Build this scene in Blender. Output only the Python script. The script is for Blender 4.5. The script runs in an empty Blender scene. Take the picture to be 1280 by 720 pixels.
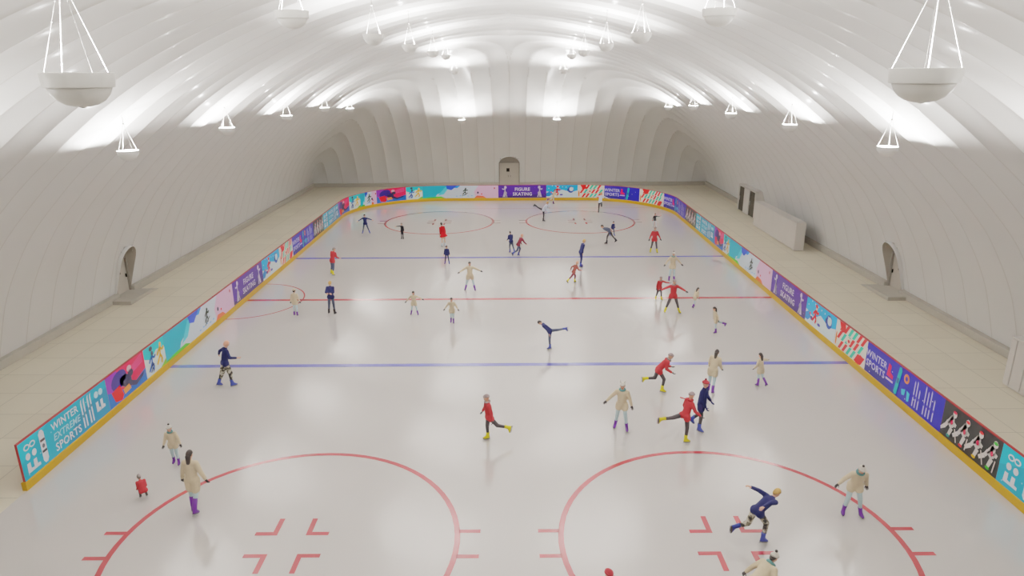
import bpy, bmesh, math, random
from mathutils import Vector, Matrix
random.seed(7)
SC = bpy.context.scene
COL = SC.collection
PI = math.pi

# ------------------------------------------------------------------ materials
MATS = {}
def nodes_of(name):
    m = bpy.data.materials.new(name); m.use_nodes = True
    nt = m.node_tree
    return m, nt, nt.nodes['Principled BSDF']

def mat(name, col, rough=0.5, var=0.06, scale=8.0, spec=0.5, metal=0.0, bump=0.0):
    if name in MATS: return MATS[name]
    m, nt, b = nodes_of(name)
    tc = nt.nodes.new('ShaderNodeTexCoord')
    nz = nt.nodes.new('ShaderNodeTexNoise'); nz.inputs['Scale'].default_value = scale; nz.inputs['Detail'].default_value = 3
    nt.links.new(tc.outputs['Object'], nz.inputs['Vector'])
    mx = nt.nodes.new('ShaderNodeMix'); mx.data_type = 'RGBA'
    mx.inputs[6].default_value = [c*(1-var) for c in col] + [1]
    mx.inputs[7].default_value = [min(1, c*(1+var)) for c in col] + [1]
    nt.links.new(nz.outputs['Fac'], mx.inputs[0])
    nt.links.new(mx.outputs[2], b.inputs['Base Color'])
    b.inputs['Roughness'].default_value = rough
    b.inputs['Specular IOR Level'].default_value = spec
    b.inputs['Metallic'].default_value = metal
    if bump:
        bp = nt.nodes.new('ShaderNodeBump'); bp.inputs['Strength'].default_value = bump
        nt.links.new(nz.outputs['Fac'], bp.inputs['Height']); nt.links.new(bp.outputs['Normal'], b.inputs['Normal'])
    MATS[name] = m
    return m

def lin(r, g, b):
    f = lambda c: (c/255/12.92) if c/255 <= 0.04045 else ((c/255+0.055)/1.055)**2.4
    return (f(r), f(g), f(b))

def camo_mat():
    m, nt, b = nodes_of('camouflage_cloth')
    tc = nt.nodes.new('ShaderNodeTexCoord')
    nz = nt.nodes.new('ShaderNodeTexNoise'); nz.inputs['Scale'].default_value = 9; nz.inputs['Detail'].default_value = 1
    nt.links.new(tc.outputs['Object'], nz.inputs['Vector'])
    r = nt.nodes.new('ShaderNodeValToRGB'); r.color_ramp.interpolation = 'CONSTANT'
    e = r.color_ramp.elements
    e[0].color = lin(35, 33, 34) + (1,); e[1].position = 0.47; e[1].color = lin(120, 112, 92) + (1,)
    x = e.new(0.56); x.color = lin(190, 183, 168) + (1,)
    nt.links.new(nz.outputs['Fac'], r.inputs[0]); nt.links.new(r.outputs[0], b.inputs['Base Color'])
    b.inputs['Roughness'].default_value = 0.85
    MATS['camo'] = m
    return m

def tile_mat():
    m, nt, b = nodes_of('beige_concrete_slabs')
    tc = nt.nodes.new('ShaderNodeTexCoord')
    br = nt.nodes.new('ShaderNodeTexBrick')
    br.offset = 0.0; br.squash = 1.0
    br.inputs['Scale'].default_value = 1.0
    br.inputs['Brick Width'].default_value = 1.72; br.inputs['Row Height'].default_value = 1.72
    br.inputs['Mortar Size'].default_value = 0.022; br.inputs['Mortar Smooth'].default_value = 0.4
    br.inputs['Color1'].default_value = lin(226, 216, 194) + (1,)
    br.inputs['Color2'].default_value = lin(220, 210, 188) + (1,)
    br.inputs['Mortar'].default_value = lin(196, 186, 166) + (1,)
    nt.links.new(tc.outputs['Object'], br.inputs['Vector'])
    nz = nt.nodes.new('ShaderNodeTexNoise'); nz.inputs['Scale'].default_value = 0.7; nz.inputs['Detail'].default_value = 5
    nt.links.new(tc.outputs['Object'], nz.inputs['Vector'])
    mx = nt.nodes.new('ShaderNodeMix'); mx.data_type = 'RGBA'; mx.blend_type = 'MULTIPLY'; mx.inputs[0].default_value = 0.25
    nt.links.new(br.outputs['Color'], mx.inputs[6]); nt.links.new(nz.outputs['Color'], mx.inputs[7])
    rp = nt.nodes.new('ShaderNodeValToRGB'); rp.color_ramp.elements[0].color = (.72, .72, .72, 1); rp.color_ramp.elements[1].color = (1, 1, 1, 1)
    nt.links.new(nz.outputs['Fac'], rp.inputs[0]); nt.links.new(rp.outputs[0], mx.inputs[7])
    nt.links.new(mx.outputs[2], b.inputs['Base Color'])
    b.inputs['Roughness'].default_value = 0.55; b.inputs['Specular IOR Level'].default_value = 0.3
    return m

def ice_mat(name, col, rough=0.17):
    m, nt, b = nodes_of(name)
    tc = nt.nodes.new('ShaderNodeTexCoord')
    nz = nt.nodes.new('ShaderNodeTexNoise'); nz.inputs['Scale'].default_value = 0.35; nz.inputs['Detail'].default_value = 6
    nt.links.new(tc.outputs['Object'], nz.inputs['Vector'])
    mx = nt.nodes.new('ShaderNodeMix'); mx.data_type = 'RGBA'
    mx.inputs[6].default_value = [c*.97 for c in col] + [1]; mx.inputs[7].default_value = [min(1, c*1.03) for c in col] + [1]
    nt.links.new(nz.outputs['Fac'], mx.inputs[0]); nt.links.new(mx.outputs[2], b.inputs['Base Color'])
    mr = nt.nodes.new('ShaderNodeMapRange'); mr.inputs[3].default_value = rough*.85; mr.inputs[4].default_value = rough*1.15
    nt.links.new(nz.outputs['Fac'], mr.inputs[0]); nt.links.new(mr.outputs[0], b.inputs['Roughness'])
    b.inputs["IOR"].default_value = 2.05
    return m

def membrane_mat():
    m, nt, b = nodes_of('inflated_membrane')
    at = nt.nodes.new('ShaderNodeAttribute'); at.attribute_name = 'seam'
    tc = nt.nodes.new('ShaderNodeTexCoord'); nz = nt.nodes.new('ShaderNodeTexNoise'); nz.inputs['Scale'].default_value = .4
    nt.links.new(tc.outputs['Object'], nz.inputs['Vector'])
    m1 = nt.nodes.new('ShaderNodeMix'); m1.data_type = 'RGBA'
    m1.inputs[6].default_value = lin(225, 224, 222) + (1,); m1.inputs[7].default_value = lin(229, 228, 226) + (1,)
    nt.links.new(nz.outputs['Fac'], m1.inputs[0])
    m2 = nt.nodes.new('ShaderNodeMix'); m2.data_type = 'RGBA'; m2.inputs[7].default_value = lin(206, 203, 198) + (1,)
    nt.links.new(at.outputs['Fac'], m2.inputs[0]); nt.links.new(m1.outputs[2], m2.inputs[6]); nt.links.new(m2.outputs[2], b.inputs['Base Color'])
    b.inputs['Roughness'].default_value = .8; b.inputs['Specular IOR Level'].default_value = .2
    b.inputs['Coat Weight'].default_value = .035; b.inputs['Coat Roughness'].default_value = .2
    return m
M_MEMB = membrane_mat()
M_CURB = mat('grey_concrete_plinth', lin(176, 170, 158), 0.8, 0.06, 3)
M_FLOOR = tile_mat()
M_ICE = ice_mat('ice_surface', lin(203, 197, 193), 0.125)
M_RED = ice_mat('red_ice_paint', lin(186, 58, 66), 0.12)
M_BLUE = ice_mat('blue_ice_paint', lin(96, 100, 186), 0.12)
M_LRED = ice_mat('faint_red_ice_paint', lin(200, 130, 132), 0.12)
M_LAMP = mat('lamp_enamel', lin(228, 226, 222), 0.45, 0.02, 5)
M_CHAIN = mat('lamp_chain', lin(196, 194, 190), 0.5, 0.03, 20)
M_BULB = mat('bulb_glass', (0.9, 0.88, 0.84), 0.3, 0.01)
M_YEL = mat('kick_yellow', lin(194, 142, 0), 0.4, 0.04, 2)
M_BRED = mat('board_red', lin(160, 26, 30), 0.45, 0.05, 2)
M_GREYD = mat('door_grey', lin(186, 179, 168), 0.6, 0.04, 3)
M_GREYF = mat('door_frame_grey', lin(150, 144, 134), 0.6, 0.04, 3)
M_DARK = mat('dark_glass', lin(38, 36, 33), 0.25, 0.1, 2)
M_WPAN = mat('white_panel', lin(214, 209, 203), 0.5, 0.03, 1.5)

# ------------------------------------------------------------------ mesh helpers
def link(name, me, parent=None, loc=(0, 0, 0), rz=0.0):
    o = bpy.data.objects.new(name, me); COL.objects.link(o)
    o.location = loc; o.rotation_euler = (0, 0, rz)
    if parent is not None: o.parent = parent
    return o

def tag(o, label=None, cat=None, group=None, kind=None):
    if label: o['label'] = label
    if cat: o['category'] = cat
    if group: o['group'] = group
    if kind: o['kind'] = kind
    return o

def empty(name, loc=(0, 0, 0), rz=0.0):
    o = link(name, None, None, loc, rz); o.empty_display_size = 0.2
    return o

class MB:
    """collects vertices and faces of one mesh"""
    def __init__(s): s.v = []; s.f = []; s.mi = []; s.mats = []; s.cur = 0; s.sm = []
    def use(s, m):
        if m not in s.mats: s.mats.append(m)
        s.cur = s.mats.index(m); return s
    def add(s, vs, fs, smooth=True):
        n = len(s.v); s.v += [tuple(p) for p in vs]
        for f in fs: s.f.append([i+n for i in f]); s.mi.append(s.cur); s.sm.append(smooth)
    def box(s, a, b):
        x0, y0, z0 = a; x1, y1, z1 = b
        s.add([(x0,y0,z0),(x1,y0,z0),(x1,y1,z0),(x0,y1,z0),(x0,y0,z1),(x1,y0,z1),(x1,y1,z1),(x0,y1,z1)],
              [(0,3,2,1),(4,5,6,7),(0,1,5,4),(1,2,6,5),(2,3,7,6),(3,0,4,7)], False)
        return s
    def ring_loft(s, rings, cap=True):
        n = len(rings[0]); vs = [p for r in rings for p in r]; fs = []
        for i in range(len(rings)-1):
            for j in range(n):
                k = (j+1) % n
                fs.append((i*n+j, i*n+k, (i+1)*n+k, (i+1)*n+j))
        if cap:
            fs.append(tuple(reversed(range(n)))); fs.append(tuple((len(rings)-1)*n+j for j in range(n)))
        s.add(vs, fs)
    def lathe(s, prof, n=32, c=(0, 0, 0), cap=False):
        s.ring_loft([[(c[0]+r*math.cos(2*PI*j/n), c[1]+r*math.sin(2*PI*j/n), c[2]+z) for j in range(n)] for r, z in prof], cap)
    def capsule(s, p0, p1, r0, r1, n=10, ends=3, flat=None):
        p0 = Vector(p0); p1 = Vector(p1); d = p1-p0
        L = d.length
        d = d/L if L > 1e-6 else Vector((0, 0, 1))
        a = d.orthogonal().normalized()
        if flat is not None:
            a = (flat[0]-d*flat[0].dot(d)).normalized()
        b = d.cross(a)
        fy = flat[1] if flat is not None else 1.0
        rings = []
        def ring(c, r): rings.append([c + a*(r*math.cos(2*PI*j/n)) + b*(r*fy*math.sin(2*PI*j/n)) for j in range(n)])
        for i in range(ends):
            t = PI/2*(1-(i+.35)/ends)
            ring(p0 - d*(r0*math.sin(t)), r0*math.cos(t))
        ring(p0, r0); ring((p0+p1)/2, (r0+r1)/2); ring(p1, r1)
        for i in range(ends):
            t = PI/2*((i+.65)/ends)
            ring(p1 + d*(r1*math.sin(t)), r1*math.cos(t))
        s.ring_loft(rings)
    def ball(s, c, r, u=12, v=8, M=None):
        rx, ry, rz = r if hasattr(r, '__len__') else (r, r, r)
        rings = []
        for i in range(v):
            t = -PI/2 + PI*(i+.5)/v*1.0
            t = -PI/2*0.97 + PI*0.97*i/(v-1)
            rings.append([Vector((rx*math.cos(t)*math.cos(2*PI*j/u), ry*math.cos(t)*math.sin(2*PI*j/u), rz*math.sin(t))) for j in range(u)])
        c = Vector(c)
        rings = [[c+(M @ p if M is not None else p) for p in r_] for r_ in rings]
        s.ring_loft(rings)
    def mesh(s, name):
        me = bpy.data.meshes.new(name); me.from_pydata(s.v, [], s.f)
        for m in s.mats: me.materials.append(m)
        if s.f:
            me.polygons.foreach_set('material_index', s.mi); me.polygons.foreach_set('use_smooth', s.sm)
        me.update(); return me
    def build(s, name, m=None, parent=None, loc=(0, 0, 0), rz=0.0):
        if m is not None and not s.mats: s.mats.append(m)
        return link(name, s.mesh(name), parent, loc, rz)

# ------------------------------------------------------------------ camera
F_PX, PITCH, YAW, ROLL, CX, CZ = 855.64, 0.30408, 0.00118, -0.00521, 0.09, 11.69
Fv = Vector((math.sin(YAW)*math.cos(PITCH), math.cos(YAW)*math.cos(PITCH), -math.sin(PITCH)))
Rv = Vector((math.cos(YAW), -math.sin(YAW), 0)); Uv = Rv.cross(Fv)
cr, sr = math.cos(ROLL), math.sin(ROLL)
R2 = Rv*cr + Uv*sr; U2 = -Rv*sr + Uv*cr
cd = bpy.data.cameras.new('camera'); cam = bpy.data.objects.new('camera', cd); COL.objects.link(cam)
cd.sensor_width = 36; cd.sensor_fit = 'HORIZONTAL'; cd.lens = F_PX*36/1280; cd.clip_start = 0.1; cd.clip_end = 300
mm = Matrix((R2, U2, -Fv)).transposed().to_4x4(); mm.translation = Vector((CX, 0, CZ))
cam.matrix_world = mm
SC.camera = cam

# ------------------------------------------------------------------ the inflated hall
RIB = 1.65
HW = 13*RIB                # half width 21.45
Y1 = 74.5; Y0 = Y1-52*RIB  # far end, near end (behind the camera)
def te_raw(t1, t2):
    t1 = max(t1, 1e-4); t2 = max(t2, 1e-4)
    k = min(1, max(0, (min(t1, t2)-2)/7)); p = 1.1+1.2*k*k*(3-2*k)
    return (t1**-p+t2**-p)**(-1/p)
# section of the vault half way along the hall: distance from the wall foot, height
SEC = [(0, 0), (.4, 1.3), (.85, 2.55), (1.65, 4.05), (2.5, 5.3), (3.9, 6.8), (5.0, 7.85), (6.45, 9.05), (7.95, 10.2), (10.05, 11.5), (13, 12.9), (16.2, 13.9), (19, 14.4), (21.45, 14.6)]
KN = [(te_raw(t, 35.0) if t else 0.0, z) for t, z in SEC]+[(26.0, 14.75)]
def prof(t):
    if t <= 0: return 0.0
    n = len(KN)
    for i in range(n-1):
        if t <= KN[i+1][0]:
            (x0, y0), (x1, y1) = KN[i], KN[i+1]
            def sl(k):
                if k == 0: return 3.4
                if k == n-1: return 0.0
                a = (KN[k][1]-KN[k-1][1])/(KN[k][0]-KN[k-1][0]); b = (KN[k+1][1]-KN[k][1])/(KN[k+1][0]-KN[k][0])
                return 2*a*b/(a+b)
            h = x1-x0; s = (t-x0)/h; m0 = sl(i)*h; m1 = sl(i+1)*h
            return (2*s**3-3*s*s+1)*y0+(s**3-2*s*s+s)*m0+(-2*s**3+3*s*s)*y1+(s**3-s*s)*m1
    return KN[-1][1]
CURB = 0.32
def te_of(x, y): return te_raw(HW-abs(x), min(Y1-y, y-Y0))
def dome_z(x, y): return CURB+prof(te_of(x, y))
def t_for(z):
    lo, hi = 0.0, 20.0
    for _ in range(40):
        m = (lo+hi)/2
        if CURB+prof(te_raw(m, 21.0)) < z: lo = m
        else: hi = m
    return lo
def rib_w(x, y):
    t1 = max(HW-abs(x), 0); t2 = max(min(Y1-y, y-Y0), 0); q = 7
    k = ((t1**q+t2**q)**(1/q))/RIB
    return k-math.floor(k)
DOOR_Y, DOOR_HW, DOOR_SP = 36.2, 0.74, 2.0
BDOOR_X, BDOOR_HW, BDOOR_SP = -0.05, 1.12, 2.45
RISE = 0.8
def in_arch(d, z, hw, sp):
    if abs(d) >= hw: return False
    if z <= sp: return True
    return z < sp+RISE*math.sqrt(max(0, 1-(d/hw)**2))

def lines(a, b, extra):
    n = round((b-a)/RIB); L = []
    for i in range(n):
        p = b-(i+1)*RIB
        L += [p+RIB*f for f in (0, .028, .12, .25, .375, .5, .625, .75, .88, .972)]
    L.append(b)
    for lo, hi, st in extra:
        k = int((hi-lo)/st)
        L += [lo+(hi-lo)*i/k for i in range(k+1)]
    L = sorted(L); out = [L[0]]
    for v in L[1:]:
        if v-out[-1] > 0.03: out.append(v)
    out[-1] = b
    return out
XS = lines(-HW, HW, [(-HW, -HW+1.65, .08), (HW-1.65, HW, .08), (-HW+1.65, -HW+6.6, .11), (HW-6.6, HW-1.65, .11), (BDOOR_X-1.3, BDOOR_X+1.3, .08)])
YS = lines(Y0, Y1, [(Y1-1.65, Y1, .08), (Y1-6.6, Y1-1.65, .11), (DOOR_Y-.85, DOOR_Y+.85, .07)])
def build_dome():
    nx, ny = len(XS), len(YS)
    base = [[dome_z(x, y) for x in XS] for y in YS]
    V = []; seam = []
    for j, y in enumerate(YS):
        ja, jb = max(j-1, 0), min(j+1, ny-1)
        for i, x in enumerate(XS):
            z = base[j][i]; ia, ib = max(i-1, 0), min(i+1, nx-1)
            gx = (base[j][ib]-base[j][ia])/(XS[ib]-XS[ia]); gy = (base[jb][i]-base[ja][i])/(YS[jb]-YS[ja])
            nrm = Vector((-gx, -gy, 1)).normalized()
            w = rib_w(x, y); d = 0.12*(4*w*(1-w))*min(1, te_of(x, y)/0.5)
            V.append(Vector((x, y, z))+nrm*d)
            t1 = HW-abs(x); t2 = min(Y1-y, y-Y0); q = min(t1, t2)/max(t1, t2, .01)
            seam.append(1.0 if min(w, 1-w) < .016 and (q < .72 or max(t1, t2) < 6.5) else 0.0)
    parts = {'ceiling': [], 'wall_left': [], 'wall_right': [], 'wall_back': [], 'wall_front': []}
    allf = []
    for j in range(ny-1):
        for i in range(nx-1):
            x = (XS[i]+XS[i+1])/2; y = (YS[j]+YS[j+1])/2
            f = (j*nx+i, (j+1)*nx+i, (j+1)*nx+i+1, j*nx+i+1)
            z = (base[j][i]+base[j+1][i+1])/2
            t1 = HW-abs(x); t2 = min(Y1-y, y-Y0)
            if z > 9.4: k = 'ceiling'
            elif t1 < t2: k = 'wall_left' if x < 0 else 'wall_right'
            else: k = 'wall_back' if y > 30 else 'wall_front'
            if k in ('wall_left', 'wall_right') and in_arch(y-DOOR_Y, z, DOOR_HW, DOOR_SP): continue
            if k == 'wall_back' and in_arch(x-BDOOR_X, z, BDOOR_HW, BDOOR_SP): continue
            parts[k].append(f); allf.append(f)
    full = bpy.data.meshes.new('tmp'); full.from_pydata(V, [], allf); full.update()
    N = [Vector(v.normal) for v in full.vertices]
    for k, fs in parts.items():
        used = sorted({i for f in fs for i in f}); mp = {a: b for b, a in enumerate(used)}
        me = bpy.data.meshes.new(k); me.from_pydata([V[a] for a in used], [], [[mp[i] for i in f] for f in fs])
        me.polygons.foreach_set('use_smooth', [True]*len(fs)); me.materials.append(M_MEMB); me.update()
        me.normals_split_custom_set_from_vertices([N[a] for a in used])
        at = me.attributes.new('seam', 'FLOAT', 'POINT'); at.data.foreach_set('value', [seam[a] for a in used])
        o = link(k, me); tag(o, kind='structure')
    bpy.data.meshes.remove(full)
build_dome()

# floor and plinth
fl = MB(); fl.add([(-HW-.3, Y0-.3, -.02), (HW+.3, Y0-.3, -.02), (HW+.3, Y1+.3, -.02), (-HW-.3, Y1+.3, -.02)], [(0, 1, 2, 3)], False)
tag(fl.build('floor', M_FLOOR), kind='structure')
def plinth(name, boxes):
    m = MB()
    for a, b in boxes: m.box(a, b)
    o = m.build(name, M_CURB); tag(o, kind='structure')
    bv = o.modifiers.new('bevel', 'BEVEL'); bv.width = 0.03; bv.segments = 2
CW = HW-.28
plinth('baseboard_left', [((-HW-.25, Y0, -.02), (-CW, DOOR_Y-DOOR_HW, CURB+.04)), ((-HW-.25, DOOR_Y+DOOR_HW, -.02), (-CW, Y1, CURB+.04))])
plinth('baseboard_right', [((CW, Y0, -.02), (HW+.25, DOOR_Y-DOOR_HW, CURB+.04)), ((CW, DOOR_Y+DOOR_HW, -.02), (HW+.25, Y1, CURB+.04))])
plinth('baseboard_back', [((-CW, Y1-.28, -.02), (BDOOR_X-BDOOR_HW, Y1+.25, CURB+.04)), ((BDOOR_X+BDOOR_HW, Y1-.28, -.02), (CW, Y1+.25, CURB+.04))])

# doors: a reveal that runs from the upright door leaf to the leaning membrane
def door(name, to_world, hw, sp, step=True, double=False):
    """to_world(d, t, z): d along the wall, t inwards from the wall base, z up"""
    root = empty(name); tag(root, kind='structure')
    prof_pts = [(-hw, CURB*0)] + [(-hw, sp*k/8) for k in range(1, 9)]
    na = 14
    for k in range(1, na): 
        a = PI*(1-k/na); prof_pts.append((hw*math.cos(a), sp+RISE*math.sin(a)))
    prof_pts += [(hw, sp*k/8) for k in range(8, 0, -1)] + [(hw, 0)]
    m = MB(); vs = []
    for d, z in prof_pts:
        t = t_for(max(z, CURB))
        vs.append(to_world(d, -.1, z)); vs.append(to_world(d, t+.1, z))
    m.add(vs, [(2*i, 2*i+1, 2*i+3, 2*i+2) for i in range(len(prof_pts)-1)])
    # slim trim following the mouth of the reveal
    m.build('reveal', M_GREYF if False else M_GREYD, root)
    tr = MB(); vs = []
    for d, z in prof_pts:
        t = t_for(max(z, CURB)); k = 1+.05/hw
        z2 = z if z <= sp else sp+(z-sp)*(1+.05/RISE)
        t2 = t_for(max(z2, CURB))
        vs.append(to_world(d, t+.1, z)); vs.append(to_world(d*k, t2+.07, z2)); vs.append(to_world(d*k, t2-.12, z2))
    tr.add(vs, [(3*i+a, 3*i+3+a, 3*i+4+a, 3*i+1+a) for i in range(len(prof_pts)-1) for a in (0, 1)])
    tr.build('trim', M_MEMB, root)
    # frame
    fr = MB(); w = 0.1
    def bx(mb, d0, d1, t0, t1, z0, z1):
        c = [to_world(d, t, z) for z in (z0, z1) for d, t in ((d0, t0), (d1, t0), (d1, t1), (d0, t1))]
        mb.add(c, [(0,3,2,1),(4,5,6,7),(0,1,5,4),(1,2,6,5),(2,3,7,6),(3,0,4,7)], False)
    top = sp+.02
    bx(fr, -hw, -hw+w, -.1, .12, 0, top); bx(fr, hw-w, hw, -.1, .12, 0, top); bx(fr, -hw, hw, -.1, .12, top, top+w)
    fr.build('frame', M_GREYF, root)
    tp = MB(); vs = [to_world(d, -.05, z) for d, z in prof_pts]; tp.add(vs, [tuple(range(len(vs)))], False); tp.build('back_panel', M_GREYD, root)
    n = 2 if double else 1; lw = (2*hw-2*w)/n
    for q in range(n):
        a = -hw+w+q*lw
        lf = MB(); bx(lf, a+.01, a+lw-.01, -.06, .02, .02, top); leaf = lf.build('door_leaf', M_GREYD, root)
        hd = MB(); c = a+lw-.12 if q == 0 else a+.12
        bx(hd, c-.02, c+.02, .02, .09, .95, 1.15); hd.build('handle', M_DARK, leaf)
        if q == 0:
            wn = MB(); c = a+lw*(.42 if not double else .86)
            s_ = .13 if not double else .17
            bx(wn, c-s_, c+s_, .02, .04, sp*.62, sp*.62+.38); wn.build('vision_panel', M_DARK, leaf)
    if step:
        st = MB(); bx(st, -1.55, .5, .0, 1.25, -.02, .18)
        c = [to_world(d, t, z) for d, t, z in ((.5, 0, .18), (1.45, 0, -.02), (.5, 0, -.02), (.5, 1.25, .18), (1.45, 1.25, -.02), (.5, 1.25, -.02))]
        st.add(c, [(0, 3, 4, 1), (0, 1, 2), (3, 5, 4)], False)
        st.build('step', M_CURB, root)
    return root
door('door_1', lambda d, t, z: (-HW+t, DOOR_Y+d, z), DOOR_HW, DOOR_SP)
door('door_2', lambda d, t, z: (HW-t, DOOR_Y+d, z), DOOR_HW, DOOR_SP)
door('door_3', lambda d, t, z: (BDOOR_X+d, Y1-t, z), BDOOR_HW, BDOOR_SP, False, True)

# glazed entrance standing against the right wall
en = empty('door_4', (20.35, 58.4, 0)); tag(en, kind='structure')
m = MB()
for y0, y1 in ((-2.2, -2.0), (-.65, .7), (1.98, 2.2)): m.box((0, y0, 0), (.18, y1, 2.2))
m.box((0, -2.2, 2.12), (1.0, 2.2, 2.26)); m.box((.18, -2.2, 0), (1.0, -2.1, 2.12)); m.box((.18, 2.1, 0), (1.0, 2.2, 2.12)); m.box((.6, -2.1, 0), (.66, 2.1, 2.12))
m.build('frame', M_WPAN, en)
for y0, y1 in ((-2.0, -.65), (.7, 1.98)):
    gl = MB().box((.05, y0+.01, .02), (.09, y1-.01, 2.11)).build('glass_leaf', M_DARK, en)
    MB().box((.0, y1-.16, .9), (.05, y1-.12, 1.25)).build('handle', M_CHAIN, gl)

def screen(name, loc, lx, ly, h, label, ribs):
    r = empty(name, loc); tag(r, label, 'partition')
    b = MB().box((.04, .3, 0), (lx, ly, h)); o = b.build('back_body', M_WPAN, r)
    f = MB()
    n = max(2, int(ly/(.3 if ribs else 1.35)))
    for i in range(n):
        y0 = .3+(ly-.3)*i/n; y1 = .3+(ly-.3)*(i+1)/n
        f.box((0 if not ribs or i % 2 else .035, y0+.008, .06), (.06, y1-.008, h-.04))
    f.build('front_panel', M_WPAN, r)
    e = MB().box((-.03, 0, 0), (lx+.02, .3, h+.02)); e = e.build('end_panel', M_WPAN, r)
    e.modifiers.new('bevel', 'BEVEL').width = .02
    c = MB().box((-.03, .3, h), (lx+.02, ly, h+.05)); c.build('top_cap', M_WPAN, r)
    return r
screen('partition_screen', (19.45, 45.4, 0), .62, 8.3, 1.9, 'long plain white partition block standing by the glazed entrance', False)
sc2 = screen('partition_screen', (19.28, 14.0, 0), .62, 10.4, 1.95, 'white ribbed partition block cut off by the right edge of the frame', True)

# ------------------------------------------------------------------ ice sheet and its painted lines
CR, BX, BYF, BYN = 8.0, 14.25, 65.35, 5.25
def rounded(hx, y0, y1, r, n=14):
    P = []
    for cx, cy, a0 in ((hx-r, y0+r, -PI/2), (hx-r, y1-r, 0), (-hx+r, y1-r, PI/2), (-hx+r, y0+r, PI)):
        for k in range(n+1):
            a = a0+PI/2*k/n; P.append((cx+r*math.cos(a), cy+r*math.sin(a)))
    return P
P = rounded(BX, BYN, BYF, CR)
m = MB(); n = len(P)
m.add([(x, y, 0) for x, y in P]+[(x, y, -.03) for x, y in P], [tuple(range(n))]+[(i, n+i, n+(i+1) % n, (i+1) % n) for i in range(n)], False)
ice = m.build('ice_sheet', M_ICE); tag(ice, 'pale glossy ice sheet marked with red and blue lines', 'ice rink', kind='structure')
LZ = 0.004
def flat(name, quads, mt):
    m = MB()
    for q in quads: m.add([(x, y, LZ) for x, y in q], [tuple(range(len(q)))], False)
    return m.build(name, mt, ice)
def rect(x0, y0, x1, y1): return [(x0, y0), (x1, y0), (x1, y1), (x0, y1)]
YC = 35.28
flat('center_line', [rect(-BX, YC-.15, BX, YC+.15)], M_RED)
for y in (YC-8.78, YC+8.78): flat('blue_line', [rect(-BX, y-.15, BX, y+.15)], M_BLUE)
flat('goal_line', [rect(-13.4, 61.3, 13.4, 61.37)], M_LRED)
def arc(cx, cy, r, a0, a1, w=.15, n=72):
    q = []
    for k in range(n):
        a = a0+(a1-a0)*k/n; b = a0+(a1-a0)*(k+1)/n
        q.append([(cx+(r+d)*math.cos(t), cy+(r+d)*math.sin(t)) for t, d in ((a, -w/2), (a, w/2), (b, w/2), (b, -w/2))])
    return q
flat('referee_crease', arc(-BX, YC, 3.0, -PI/2, PI/2, .08, 40), M_RED)
for cy in (YC-20.25, YC+20.25):
    for cx in (-5.79, 5.79):
        flat('faceoff_circle', arc(cx, cy, 4.43, 0, 2*PI), M_RED)
        q = []
        for sx in (-1, 1):
            for sy in (-1, 1):
                a, b = .38, .37
                q.append(rect(cx+sx*a, cy+sy*b, cx+sx*(a+.6), cy+sy*(b+.14)))
                q.append(rect(cx+sx*a, cy+sy*(b+.14), cx+sx*(a+.14), cy+sy*(b+.72)))
        for sx in (-1, 1):
            for sy in (-1, 1):
                q.append(rect(cx+sx*4.45, cy+sy*.5-.07, cx+sx*5.02, cy+sy*.5+.07))
        q = [list(reversed(k)) if ((k[1][0]-k[0][0])*(k[2][1]-k[0][1])-(k[1][1]-k[0][1])*(k[2][0]-k[0][0])) < 0 else k for k in q]
        flat('faceoff_mark', q, M_RED)

# ------------------------------------------------------------------ advertising boards
YSTART = 17.57
def path(s):
    L1 = BYF-CR-YSTART; A = PI/2*CR; T = 2*(BX-CR)
    if s < L1: return Vector((-BX, YSTART+s)), Vector((1, 0))
    s -= L1
    if s < A:
        a = s/CR; return Vector((-BX+CR-CR*math.cos(a), BYF-CR+CR*math.sin(a))), Vector((math.cos(a), -math.sin(a)))
    s -= A
    if s < T: return Vector((-BX+CR+s, BYF)), Vector((0, -1))
    s -= T
    if s < A:
        a = s/CR; return Vector((BX-CR+CR*math.sin(a), BYF-CR+CR*math.cos(a))), Vector((-math.sin(a), -math.cos(a)))
    s -= A
    return Vector((BX, BYF-CR-s)), Vector((-1, 0))
BH, KH = 1.5, 0.27
def pt(s, n, z):
    p, nn = path(s); q = p+nn*n
    return (q.x, q.y, z)

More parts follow.
